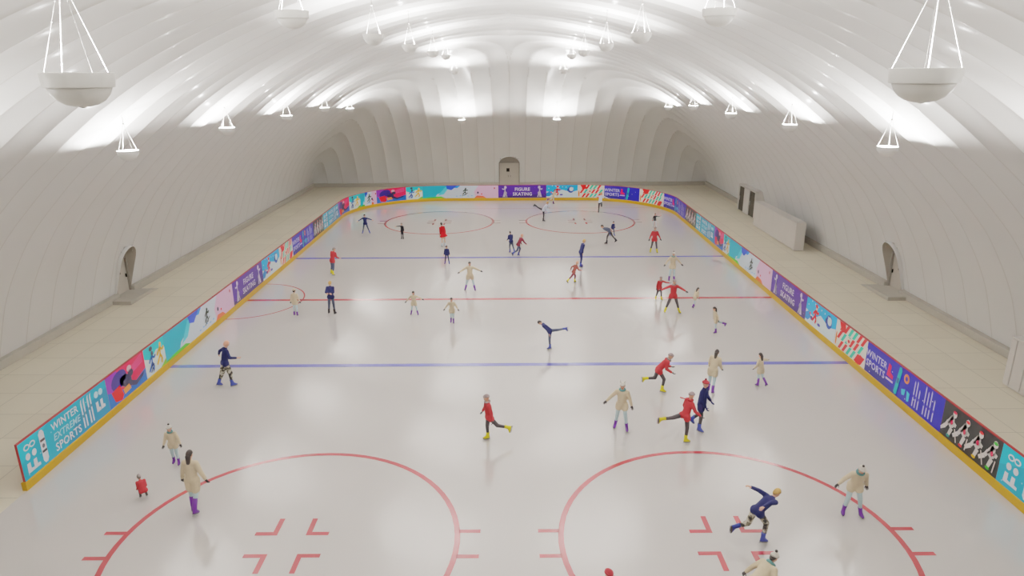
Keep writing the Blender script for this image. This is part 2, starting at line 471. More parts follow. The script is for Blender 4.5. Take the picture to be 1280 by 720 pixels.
AC = {}
def acol(r, g, b):
    k = (r, g, b)
    if k not in AC:
        c = lin(r, g, b); l = .3*c[0]+.6*c[1]+.1*c[2]; f = 1.55
        AC[k] = mat('banner_ink_%d_%d_%d' % k, [max(0.0, min(.9, l+(v-l)*f))**1.36 for v in c], 0.35, 0.02, 3)
    return AC[k]
W_ = (238, 238, 242); DK = (40, 36, 60)
class Art:
    def __init__(s): s.items = []
    def poly(s, c, pts, lay=1): s.items.append((c, [tuple(p) for p in pts], lay))
    def rect(s, c, a0, b0, a1, b1, lay=0): s.poly(c, [(a0, b0), (a1, b0), (a1, b1), (a0, b1)], lay)
    def ell(s, c, a, b, ra, rb, lay=1, n=14, rot=0):
        ca, sa = math.cos(rot), math.sin(rot)
        s.poly(c, [(a+ra*math.cos(t)*ca-rb*math.sin(t)*sa, b+ra*math.cos(t)*sa+rb*math.sin(t)*ca) for t in [2*PI*k/n for k in range(n)]], lay)
    def line(s, c, p, q, w, lay=2, w2=None):
        p = Vector(p); q = Vector(q); d = (q-p); d = d/d.length; o = Vector((-d.y, d.x)); w2 = w if w2 is None else w2
        s.poly(c, [p-o*w/2, q-o*w2/2, q+o*w2/2, p+o*w/2], lay)
    def man(s, c, a, b, k, P, w=.09, lay=3, head=None):
        for u, v in P['l']: s.line(c, (a+P[u][0]*k, b+P[u][1]*k), (a+P[v][0]*k, b+P[v][1]*k), w, lay, w*.8)
        s.ell(head or c, a+P['h'][0]*k, b+P['h'][1]*k, .085*k*1.3, .1*k*1.3, lay+1, 10)
    def text(s, c, txt, a, b, h, lay=3, slant=0.0, center=True):
        me = text_mesh(txt)
        w = max(v.co.x for v in me.vertices); k = h/0.7
        for p in me.polygons:
            s.items.append((c, [(a+(me.vertices[i].co.x-(w/2 if center else 0))*k+slant*me.vertices[i].co.y*k, b+me.vertices[i].co.y*k) for i in p.vertices], lay))
TXT = {}
def text_mesh(t):
    if t not in TXT:
        cu = bpy.data.curves.new('lettering', 'FONT'); cu.body = t; cu.resolution_u = 2; cu.offset = 0.018; cu.space_character = 1.06
        o = bpy.data.objects.new('lettering', cu); COL.objects.link(o)
        bpy.context.view_layer.update()
        me = bpy.data.meshes.new_from_object(o.evaluated_get(bpy.context.evaluated_depsgraph_get()))
        bpy.data.objects.remove(o); TXT[t] = me
    return TXT[t]
SKATE = {'h': (.1, .92), 'n': (.06, .8), 'p': (0, .45), 'k': (.14, .25), 'f': (.06, 0), 'k2': (-.16, .26), 'f2': (-.36, .06), 'e': (.24, .62), 'w': (.4, .75), 'e2': (-.14, .64), 'w2': (-.28, .5),
         'l': [('n','p'),('p','k'),('k','f'),('p','k2'),('k2','f2'),('n','e'),('e','w'),('n','e2'),('e2','w2')]}
SPIN = {'h': (.02, .95), 'n': (0, .82), 'p': (0, .5), 'k': (.02, .26), 'f': (0, 0), 'k2': (.15, .4), 'f2': (.08, .25), 'e': (.14, .9), 'w': (.05, 1.05), 'e2': (-.16, .72), 'w2': (-.28, .8),
        'l': [('n','p'),('p','k'),('k','f'),('p','k2'),('k2','f2'),('n','e'),('e','w'),('n','e2'),('e2','w2')]}
HOCK = {'h': (.22, .88), 'n': (.14, .76), 'p': (-.05, .5), 'k': (.16, .33), 'f': (.05, 0), 'k2': (-.18, .28), 'f2': (-.42, .08), 'e': (.2, .55), 'w': (.36, .5), 'e2': (.05, .55), 'w2': (.25, .42),
        'l': [('n','p'),('p','k'),('k','f'),('p','k2'),('k2','f2'),('n','e'),('e','w'),('n','e2'),('e2','w2')]}
def ad_cyan(A, L, H):
    A.rect((82, 176, 196), 0, 0, L, H); A.poly((62, 150, 178), [(L*.45, 0), (L, 0), (L, H*.75), (L*.62, H*.6)], 1); A.poly((110, 196, 212), [(0, H), (0, H*.45), (L*.3, H)], 1)
    f = L/4.6
    x = .45*f
    for dx, dy in ((-.12, .95), (.13, .95)): A.ell(W_, x+dx, dy, .13, .1, 2); A.ell((82, 176, 196), x+dx, dy, .08, .055, 3)
    for dx in (-.14, .14):
        A.ell(W_, x+dx, .66, .1, .11, 2); A.poly(W_, [(x+dx-.12, .15), (x+dx+.16, .15), (x+dx+.16, .24), (x+dx+.04, .26), (x+dx+.04, .46), (x+dx-.1, .46)], 2)
    x = 1.02*f
    A.poly(W_, [(x-.12+.03*k, b) for k, b in ((0, .18), (0, 1.05))]+[(x-.05, 1.15), (x+.05, 1.15)]+[(x+.12, 1.05), (x+.12, .18), (x+.05, .08), (x-.05, .08)], 2)
    A.rect((92, 66, 70), x-.1, .78, x+.11, .86, 3); A.rect((50, 50, 60), x-.1, .42, x+.11, .5, 3); A.ell((120, 120, 128), x, .63, .06, .07, 3)
    x = 2.2*f
    A.text(W_, 'WINTER', x, .84, .24); A.text((205, 226, 232), 'EXTREME', x, .5, .22, slant=.2); A.text(W_, 'SPORTS', x, .13, .26)
    for k, dx in enumerate((3.05, 3.2, 3.42, 3.57)):
        x = dx*f; A.poly(W_, [(x, .12), (x+.07, .12), (x+.07, 1.05), (x+.1, 1.14), (x+.03, 1.1), (x, 1.0)], 2); A.rect((120, 150, 160), x, .5+.05*k, x+.07, .6+.05*k, 3)
    x = 4.1*f
    for dx, dy in ((-.14, .92), (.12, .92)): A.ell((214, 232, 238), x+dx, dy, .12, .12, 2)
    for dx in (-.14, .12): A.poly(W_, [(x+dx-.1, .3), (x+dx+.14, .3), (x+dx+.14, .4), (x+dx+.04, .44), (x+dx+.04, .66), (x+dx-.1, .66)], 2)
    for k in range(7): A.ell((190, 220, 230), (.2+k*.63)*f, .12+(k*37 % 11)*.09, .025, .025, 2, 6)
def ad_magenta(A, L, H):
    A.rect((216, 22, 112), 0, 0, L, H); A.poly((0, 118, 178), [(0, 0), (L, 0), (L, H*.42), (L*.6, H*.2), (L*.2, H*.38), (0, H*.5)], 1)
    A.poly((150, 90, 170), [(0, H), (0, H*.5), (L*.2, H*.4), (L*.28, H)], 1)
    A.ell((52, 18, 120), L*.3, H*.66, L*.2, H*.27, 2, 16, .2); A.ell((36, 26, 78), L*.46, H*.5, L*.16, H*.2, 2, 12, -.4)
    A.poly((36, 26, 78), [(L*.4, H*.56), (L*.72, H*.26), (L*.95, H*.36), (L*.9, H*.24), (L*.7, H*.12), (L*.38, H*.38)], 3)
    A.poly((226, 34, 58), [(L*.08, H*.44), (L*.3, H*.5), (L*.36, H*.14), (L*.3, H*.02), (L*.14, H*.1)], 3)
    A.poly((240, 178, 140), [(L*.36, H*.3), (L*.52, H*.34), (L*.56, H*.16), (L*.38, H*.12)], 4)
    A.ell((226, 200, 205), L*.58, H*.78, L*.06, H*.1, 3); A.ell((50, 30, 70), L*.6, H*.62, L*.07, H*.12, 3)
    for k in range(4): A.line((236, 150, 186), (L*.66, H*(.6+.06*k)), (L*.95, H*(.7+.08*k)), .03, 2)
def ad_players(A, L, H):
    A.rect((232, 238, 236), 0, 0, L, H); A.poly((110, 200, 206), [(0, H), (L, H), (L, H*.6), (L*.6, H*.72), (L*.3, H*.5), (0, H*.66)], 1)
    A.ell((60, 60, 74), L*.34, H*.86, L*.08, H*.08, 3)
    A.man((70, 120, 180), L*.32, .14, .78, SKATE, .1, 3, DK); A.man((230, 196, 90), L*.74, .18, .85, SKATE, .12, 3, (240, 200, 160))
    A.man((40, 60, 110), L*.3, .1, .4, SKATE, .06, 5); A.poly((150, 190, 80), [(L*.7, 0), (L, 0), (L, H*.2)], 2)
def ad_landscape(A, L, H):
    A.rect((4, 178, 196), 0, 0, L, H)
    A.poly((226, 232, 238), [(L*.16, 0), (L, 0), (L, H), (L*.5, H), (L*.42, H*.9), (L*.3, H*.86), (L*.26, H*.45), (L*.19, H*.3)], 1)
    A.poly((150, 214, 226), [(L*.2, H*.2), (L*.3, H*.86), (L*.36, H*.92), (L*.28, H*.3)], 2)
    A.poly((122, 190, 50), [(0, 0), (L*.3, 0), (L*.24, H*.13), (L*.1, H*.1), (0, H*.06)], 3)
    A.poly((26, 96, 190), [(L*.31, H), (L*.32, H*.72), (L*.38, H*.62), (L*.43, H*.84), (L*.46, H)], 3)
    A.poly((96, 160, 222), [(L*.4, H), (L*.41, H*.8), (L*.46, H*.78), (L*.5, H)], 2)
    A.man((52, 70, 60), L*.56, .3, .66, SKATE, .1, 4); A.line((52, 70, 60), (L*.52, .2), (L*.6, .5), .05, 4)
    A.poly((232, 210, 226), [(L*.7, 0), (L, 0), (L, H), (L*.74, H), (L*.68, H*.5)], 2)
    A.poly((244, 150, 130), [(L*.68, 0), (L*.84, 0), (L*.8, H*.16), (L*.72, H*.2)], 3)
    A.ell((70, 60, 90), L*.73, H*.42, .09, .11, 4); A.ell((214, 60, 90), L*.78, H*.32, .07, .06, 4); A.ell((190, 110, 120), L*.95, H*.76, .07, .09, 4)
    for k in range(5): A.ell((170, 200, 230), L*(.45+.05*k), H*(.15+.03*(k % 3)), .1, .04, 3, 8)
def ad_purple(A, L, H):
    A.rect((84, 20, 140), 0, 0, L, H); A.poly((62, 12, 112), [(0, 0), (L, 0), (L, H*.3), (0, H*.12)], 1)
    for x, s in ((L*.14, 1), (L*.86, -1)):
        A.man((236, 230, 240), x, .12, .95, {k: ((v[0]*s, v[1]) if k != 'l' else v) for k, v in SPIN.items()}, .1, 3)
        A.poly((236, 230, 240), [(x-.22, .08), (x+.22, .08), (x+.07, .62), (x-.07, .62)], 3)
        A.poly((60, 34, 60), [(x-.05+.07*s, .1), (x+.07+.07*s, .1), (x+.02+.07*s, .3)], 4)
    A.text((240, 236, 244), 'FIGURE', L*.5, .68, .3, 4); A.text((240, 236, 244), 'SKATING', L*.5, .22, .3, 4)
    for k in range(10): A.ell((150, 96, 196), L*(.06+.1*k), .2+(k*53 % 17)*.055, .035, .035, 2, 6)
def ad_winter(A, L, H):
    A.rect((96, 184, 222), 0, 0, L, H); A.poly((232, 240, 246), [(0, 0), (L, 0), (L, H*.55), (L*.8, H*.42), (L*.5, H*.62), (L*.3, H*.36), (0, H*.5)], 1)
    A.poly((70, 150, 200), [(0, H*.35), (L*.12, H*.5), (L*.2, H*.3), (L*.1, H*.1), (0, H*.1)], 2)
    A.ell((60, 100, 170), L*.78, H*.62, .3, .32, 2, 14); A.ell((232, 240, 246), L*.8, H*.66, .2, .2, 3); A.ell((48, 70, 140), L*.7, H*.6, .1, .13, 4)
    A.man((226, 80, 76), L*.34, .22, .8, SKATE, .14, 4, (244, 222, 206)); A.ell((206, 40, 48), L*.36, H*.86, .12, .09, 6)
    A.ell((70, 60, 130), L*.22, .34, .12, .1, 3); A.ell((206, 50, 70), L*.16, .52, .07, .07, 3); A.ell((90, 90, 160), L*.48, .28, .16, .07, 3)
    for k in range(8): A.ell((244, 248, 250), L*(.08+.11*k), H*(.72+.03*((k*7) % 8)), .04, .04, 2, 6)
def ad_candy(A, L, H):
    A.rect((240, 238, 232), 0, 0, L, H)
    cols = [(208, 42, 40), (120, 206, 184), (222, 70, 54), (116, 198, 180)]
    k = 0
    for a in [x*.36 for x in range(-2, int(L/.36)+2)]:
        for b0 in (.02, .42, .82):
            a0 = a+(.18 if b0 == .42 else 0)
            q = [(a0, b0), (a0+.19, b0), (a0+.46, b0+.38), (a0+.25, b0+.38)]
            k += 1
            if min(p[0] for p in q) > 0 and max(p[0] for p in q) < L: A.poly(cols[(k*3+int(a*7)) % 4], q, 1)
    A.poly((206, 30, 40), [(L*.1, H), (L*.3, H), (L*.34, H*.72), (L*.2, H*.62)], 3)
    A.ell((214, 150, 70), L*.05, H*.3, .06, .3, 2); A.poly((208, 36, 40), [(L*.72, .0), (L*.84, .0), (L*.94, .4), (L*.84, .44)], 3)
    A.ell((242, 232, 222), L*.45, H*.5, .2, .16, 3); A.ell((200, 50, 60), L*.46, H*.5, .1, .07, 4)
def ad_blue(A, L, H):
    A.rect((36, 30, 160), 0, 0, L, H); A.poly((26, 20, 124), [(0, 0), (L*.5, 0), (L*.3, H*.25), (0, H*.3)], 1)
    A.text((226, 224, 240), 'WINTER', .78, .68, .27, 4); A.text((226, 224, 240), 'SPORTS', .78, .28, .27, 4)
    x = 1.75
    A.poly((214, 40, 110), [(x-.16, .5), (x-.1, 1.0), (x+.08, .95), (x+.06, .7), (x+.26, .62), (x+.26, .48)], 3); A.line((236, 226, 240), (x-.2, .38), (x+.3, .38), .08, 3)
    x = 2.3
    A.poly((40, 184, 186), [(x-.13, .12), (x-.06, .04), (x+.06, .06), (x+.22, 1.06), (x+.15, 1.16), (x+.04, 1.14)], 3); A.rect((30, 110, 140), x-.02, .5, x+.12, .72, 4)
    if L > 4.2:
        x = 2.85
        A.ell((222, 160, 120), x, .9, .17, .18, 3); A.ell((40, 36, 140), x, .9, .08, .09, 4)
        A.poly((146, 214, 226), [(x-.22, .42), (x+.02, .5), (x, .26), (x-.16, .22)], 3); A.poly((146, 214, 226), [(x+.12, .5), (x+.3, .46), (x+.3, .16), (x+.18, .12)], 3)
        k = (L-3.3)/1.7
        for j, dx in enumerate((3.35, 3.5, 3.66, 3.98, 4.14, 4.3, 4.5)):
            xx = 3.3+(dx-3.3)*k; h = (1.0, 1.05, .8, 1.1, .98, 1.08, .85)[j]
            A.poly((216, 214, 238), [(xx, .12), (xx+.06, .12), (xx+.06, h), (xx+.02, h+.08), (xx, h)], 3); A.rect((110, 100, 190), xx, .45, xx+.06, .55, 4)
    for j in range(9): A.ell((216, 214, 240), L*(.08+.1*j), .1+(j*61 % 19)*.055, .028, .028, 2, 6)
def ad_black(A, L, H):
    A.rect((30, 28, 28), 0, 0, L, H)
    n = 4 if L > 2.4 else 3
    for k in range(n):
        x = L*(k+.6)/(n+.3)
        A.man((232, 228, 226), x, .14+.04*(k % 2), .92, HOCK, .15, 3)
        A.line((226, 220, 216), (x+.3, .5), (x+.46-.2*(k % 2), .1), .045, 4)
        A.ell(((220, 60, 110), (222, 50, 90), (210, 40, 60), (90, 170, 70))[k % 4], x+.2, 1.02, .09, .05, 5)
        A.ell(((60, 150, 140), (200, 60, 90), (220, 190, 60), (110, 180, 80))[k % 4], x+.05, .14, .09, .05, 5)
        A.ell((200, 70, 110), x+.12, .64, .06, .08, 5)
ADS = {'cyan': (ad_cyan, 'turquoise winter extreme sports advert'), 'magenta': (ad_magenta, 'magenta and dark blue skier advert'), 'players': (ad_players, 'white advert with two small players'),
       'landscape': (ad_landscape, 'snow slope advert'), 'purple': (ad_purple, 'purple figure skating advert'), 'winter': (ad_winter, 'light blue snow scene advert'),
       'candy': (ad_candy, 'red, green and white striped advert'), 'blue': (ad_blue, 'deep blue winter sports advert'), 'black': (ad_black, 'black advert with white hockey players')}
SEQ = [('cyan', 0.0, 'on left boards beside the red board end'), ('magenta', 4.5, 'on left boards next to the red-ended panel'), ('players', 7.1, 'on left boards where the near blue line starts'),
 ('landscape', 8.7, 'on left boards between near blue line and red line'), ('purple', 16.0, 'on left boards at the red centre line'), ('winter', 20.4, 'on left boards just past the red centre line'),
 ('candy', 23.5, 'on left boards before the far blue line'), ('blue', 26.15, 'on left boards past the far blue line'), ('black', 31.1, 'on left boards in the far zone'), ('cyan', 33.9, 'on left boards where the far corner begins'),
 ('magenta', 38.75, 'starting the far left corner bend'), ('players', 41.7, 'in the far left corner'), ('landscape', 43.5, 'short, in the far left corner bend'), ('magenta', 45.55, 'leaving the far left corner'),
 ('players', 48.65, 'at the left of the end boards'), ('landscape', 50.25, 'on the end boards left of the far door'), ('purple', 57.5, 'on the end boards below the far door'), ('winter', 62.1, 'on the end boards right of the far door'),
 ('candy', 65.1, 'on the end boards behind a skater with raised arms'), ('blue', 67.65, 'short, entering the far right corner'), ('candy', 71.25, 'in the far right corner bend'), ('blue', 74.4, 'leaving the far right corner'),
 ('black', 80.1, 'on right boards just past the far corner'), ('cyan', 83.35, 'on right boards near the far right corner'), ('magenta', 88.25, 'on right boards before the far blue line'), ('players', 90.4, 'on right boards at the far blue line'),
 ('landscape', 91.7, 'on right boards between far blue line and red line'), ('purple', 99.2, 'on right boards at the red centre line'), ('winter', 103.75, 'on right boards just this side of the red line'),
 ('candy', 106.85, 'on right boards ending above the near blue line'), ('blue', 109.55, 'on right boards this side of the near blue line'), ('black', 114.6, 'on right boards nearest the camera'), ('cyan', 117.35, 'on right boards cut by the frame edge')]
END_S = 122.6
L1 = BYF-CR-YSTART
CURVES = [(L1, L1+PI/2*CR), (L1+PI/2*CR+2*(BX-CR), L1+PI*CR+2*(BX-CR))]
def srange(s0, s1):
    cur = any(s1 > a and s0 < b for a, b in CURVES)
    n = max(1, int(math.ceil((s1-s0)/.3))) if cur else 1
    return cur, [s0+(s1-s0)*k/n for k in range(n+1)]
def strip(m, ss, prof_):
    rings = [[pt(s, n, z) for n, z in prof_] for s in ss]
    m.ring_loft(rings)
for i, (kind, s0, where) in enumerate(SEQ):
    s1 = (SEQ[i+1][1] if i+1 < len(SEQ) else END_S)-.006
    fn, desc = ADS[kind]
    c = path((s0+s1)/2)[0]
    root = empty('advertising_board', (c.x, c.y, 0)); off = Vector((c.x, c.y, 0))
    tag(root, desc+' '+where, 'rink board', 'advertising boards around the ice')
    cur, ss = srange(s0, s1)
    def fin(m, name, mt):
        m.v = [(a-off.x, b-off.y, z) for a, b, z in m.v]
        if mt is not None: m.use(mt); m.mi = [0]*len(m.f)
        m.sm = [False]*len(m.f)
        return m.build(name, mt, root)
    m = MB(); strip(m, ss, [(0, 0), (-.07, 0), (-.07, BH), (0, BH)]); fin(m, 'board_panel', M_BRED)
    m = MB(); strip(m, ss, [(.045, 0.005), (-.0, 0.005), (0, KH), (.03, KH), (.045, KH-.03)]); fin(m, 'kick_strip', M_YEL)
    A = Art(); L = s1-s0; H = BH-KH; fn(A, L, H)
    bm = bmesh.new(); mats = []
    for col, pts, lay in A.items:
        mt = acol(*col)
        if mt not in mats: mats.append(mt)
        pts = [(min(max(a, 0), L), min(max(b, 0), H-.03)) for a, b in pts]
        vs = [bm.verts.new((a, lay*.004+.006, b)) for a, b in pts]
        try: f = bm.faces.new(vs)
        except ValueError: continue
        f.material_index = mats.index(mt)
    if cur:
        k = int(L/.3)
        for q in range(1, k+1):
            bmesh.ops.bisect_plane(bm, geom=bm.verts[:]+bm.edges[:]+bm.faces[:], plane_co=(q*.3, 0, 0), plane_no=(1, 0, 0), dist=1e-5)
    for v in bm.verts:
        x, y, z = pt(s0+v.co.x, v.co.y, KH+v.co.z); v.co = (x-off.x, y-off.y, z)
    me = bpy.data.meshes.new('banner'); bm.to_mesh(me); bm.free()
    for mt in mats: me.materials.append(mt)
    link('banner', me, root)
    if i == 0:   # yellow toe wrapping the open end of the boards
        m = MB(); q = [pt(0, -.16, 0), pt(0, .045, 0), pt(.0, .045, KH), pt(0, -.16, KH)]
        m.box((-BX-.10, YSTART-.06, .005), (-BX+.045, YSTART+.0, KH)); fin(m, 'end_toe', M_YEL)

# ------------------------------------------------------------------ lamps
def lamp_parts():
    R = .37
    rim = MB(); rim.lathe([(R*.86, -.150), (R*.945, -.150), (R*.955, -.14), (R, .0), (R*1.0, .014), (R*.96, .014), (R*.92, -.13), (R*.86, -.14)], 40)
    bowl = MB(); bowl.lathe([(0.009, -0.356), (0.076, -0.354), (0.161, -0.334), (0.237, -0.289), (0.292, -0.223), (0.317, -0.165), (0.321, -0.138), (0.309, -0.138), (0.283, -0.214), (0.228, -0.276), (0.152, -0.320), (0.009, -0.343)], 40)
    bulb = MB(); bulb.lathe([(.01, -.10), (.05, -.11), (.06, -.16), (.05, -.22), (.04, -.36), (.01, -.37)], 14)
    chains = []
    for k in range(4):
        a = PI/4+PI/2*k+.2; m = MB(); p = Vector((R*.93*math.cos(a), R*.93*math.sin(a), .0)); q = Vector((.02*math.cos(a), .02*math.sin(a), .95))
        m.capsule(p, q, .005, .005, 6, 2)
        for j in range(1, 9): m.ball(p.lerp(q, j/9), 0.009, 6, 4)
        chains.append(m.mesh('chain'))
    hook = MB(); hook.lathe([(.01, .93), (.035, .94), (.035, .98), (.012, 1.0)], 10)
    for mm_, mt in ((rim, M_LAMP), (bowl, M_LAMP), (bulb, M_BULB), (hook, M_CHAIN)): mm_.mats = [mt]
    for c in chains: c.materials.append(M_CHAIN)
    return rim.mesh('rim'), bowl.mesh('bowl'), bulb.mesh('bulb'), chains, hook.mesh('hook')
LP = lamp_parts()
LIGHT = bpy.data.lights.new('uplight', 'POINT'); LIGHT.energy = 1560; LIGHT.shadow_soft_size = 0.055; LIGHT.color = (1.0, 0.978, 0.95)
def lamp(x, y, z, label):
    r = empty('pendant_lamp', (x, y, z)); tag(r, label, 'lamp', 'bowl uplights hanging from the vault')
    link('rim', LP[0], r); link('bowl', LP[1], r); link('bulb', LP[2], r)
    for c in LP[3]: link('chain', c, r)
    link('hook', LP[4], r)
    top = dome_z(x, y)-z
    if top > 1.0:
        m = MB(); m.capsule((0, 0, .99), (0, 0, top+.08), .012, .012, 6, 1); m.build('hanger', M_CHAIN, r)
    l = bpy.data.objects.new('uplight', LIGHT); COL.objects.link(l); l.parent = r; l.location = (0, 0, -.055)
ORD = ['first', 'second', 'third', 'fourth', 'fifth', 'sixth']
for sx, side in ((-1, 'left'), (1, 'right')):
    lamp(sx*4.7, 7.95, 11.71, 'largest white bowl uplight on four chains, near the top %s corner' % side)
    for k, y in enumerate((16.1, 25.5, 34.6, 44.9, 53.8)):
        lamp(sx*4.68, y, 13.0, 'white bowl uplight, %s from the camera in the row just %s of the crown' % (ORD[k], side))
    for k, y in enumerate((25.6, 34.9, 44.4, 53.7)):
        lamp(sx*14, y, (9.03, 9.17, 9.2, 9.25)[k], 'small white bowl uplight, %s from the camera along the %s wall' % (ORD[k], side))
    lamp(sx*14.2, 63.0, 8.76, 'tiny white bowl uplight hanging in the far %s corner' % side)
    lamp(sx*4.58, 60.4, 11.94, 'tiny white bowl uplight high before the end wall, %s one of two' % side)
    lamp(sx*4.6, 68.3, 7.39, 'tiny white bowl uplight low on the end wall, %s one of two' % side)
    lamp(sx*14, 16.2, 9.03, 'white bowl uplight on the %s wall row, out of frame' % side)
    lamp(sx*14, 6.9, 8.8, 'white bowl uplight on the %s wall row beside the camera' % side)

#<P>
# ------------------------------------------------------------------ skaters
def cloth(name, rgb, rough=.85): return mat('cloth_'+name, lin(*rgb), rough, .08, 14, .2)
SKIN = mat('skin', lin(214, 158, 132), .55, .05, 20, .4)
LIPS = mat('lips', lin(168, 82, 80), .5); EYE = mat('eyes', lin(36, 30, 30), .3); EYEW = mat('eye_white', lin(226, 222, 216), .4)
CAMO = camo_mat()
C = dict(red=cloth('red', (180, 52, 56)), grey=cloth('charcoal', (72, 66, 68)), yellow=mat('skate_yellow', lin(216, 196, 26), .4, .04),
         beige=cloth('beige', (206, 188, 160)), ice=cloth('pale_blue', (184, 206, 210)), purple=mat('skate_purple', lin(98, 34, 140), .4, .04),
         navy=cloth('navy', (38, 42, 84)), blue=mat('skate_blue', lin(40, 56, 140), .4, .04), dark=cloth('dark', (44, 42, 48)), slate=cloth('slate', (70, 76, 96)),
         rust=cloth('rust', (140, 70, 62)), white=cloth('white', (206, 214, 224)), dress=cloth('bright_red', (176, 16, 24)), sole=mat('skate_sole', lin(52, 44, 40), .5), camo=CAMO,
         glove=cloth('glove', (70, 64, 66)), teal=cloth('teal', (96, 140, 138)), maroon=cloth('maroon', (112, 38, 50)), tights=cloth('tights', (214, 170, 148)))
STEEL = mat('blade_steel', (.6, .6, .62), .25, .02, 5, .5, 1.0)
H_DARK = mat('hair_dark', lin(46, 36, 34), .6, .15, 30); H_BLOND = mat('hair_blond', lin(206, 158, 92), .6, .12, 30); H_GINGER = mat('hair_pale_ginger', lin(226, 160, 132), .6, .1, 30); H_GREY = mat('hair_grey', lin(136, 126, 122), .6, .1, 30)
K_GREY = cloth('knit_grey', (150, 132, 132)); K_WHITE = cloth('knit_white', (206, 200, 190)); K_RED = cloth('knit_red', (176, 60, 66))

def head_into(m, M, hair=None, glove=None):
    """a head about 0.24 m tall: skull, jaw, nose, eyes, mouth, ears; M places its centre, +Y is the face"""
    U, V = 16, 12; rings = []
    for i in range(V):
        t = -PI/2*.97+PI*.97*i/(V-1); ct, st = math.cos(t), math.sin(t); r = []
        for j in range(U):
            a = 2*PI*j/U; x, y, z = .078*ct*math.cos(a), .098*ct*math.sin(a), .122*st
            if z < 0: x *= 1+z*1.9; y = y*(1+z*.9)+(-z)*.10*max(0, math.sin(a))
            if y > .05 and -.02 < z < .045: y -= .006
            r.append(M @ Vector((x, y, z)))
        rings.append(r)
    m.use(SKIN).ring_loft(rings)
    T = lambda *p: M @ Vector(p)
    R3 = M.to_3x3()
    m.ring_loft([[T(sx*.008, .088, .022), T(-sx*.008, .088, .022), T(0, .098, .024)] for sx in (1,)]+[[T(.017, .09, -.026), T(-.017, .09, -.026), T(0, .119, -.02)]])
    for s in (-1, 1):
        m.use(SKIN).ball(T(s*.079, -.006, -.004), (.012, .022, .033), 8, 5, R3)
        m.use(EYEW).ball(T(s*.031, .082, .016), (.015, .012, .009), 8, 5, R3)
        m.use(EYE).ball(T(s*.031, .091, .016), (.008, .005, .008), 6, 5, R3)
        m.use(hair or H_DARK).capsule(T(s*.018, .094, .036), T(s*.045, .086, .037), .004, .003, 6, 1)
    m.use(LIPS).capsule(T(-.021, .090, -.055), T(.021, .090, -.055), .0075, .0075, 6, 2)

def hand_into(m, wrist, d, palm_n, side, mt, grip=.35):
    """palm, four unequal bent fingers and a thumb; d points from the wrist to the knuckles"""
    d = d.normalized(); n = (palm_n-d*palm_n.dot(d)).normalized(); s = d.cross(n)*side
    m.use(mt).capsule(wrist-d*.02, wrist+d*.065, .03, .038, 10, 2, (s, .5))
    for k, (o, L) in enumerate(((-.030, .068), (-.010, .078), (.011, .073), (.030, .056))):
        b = wrist+d*.075+s*o
        d1 = (d*math.cos(grip)+n*math.sin(grip)); d2 = (d*math.cos(grip*2.3)+n*math.sin(grip*2.3))
        p1 = b+d1*L*.55; m.capsule(b-d*.02, p1, .0098, .009, 6, 2); m.capsule(p1, p1+d2*L*.5, .009, .007, 6, 2)
    b = wrist+d*.015-s*.028; q = (d*.75-s*.6+n*.3).normalized(); p1 = b+q*.042
    m.capsule(b, p1, .013, .011, 6, 2); m.capsule(p1, p1+(q*.8+n*.5).normalized()*.032, .011, .008, 6, 2)

def rotx(v, a): c, s = math.cos(a), math.sin(a); return Vector((v.x, v.y*c-v.z*s, v.y*s+v.z*c))

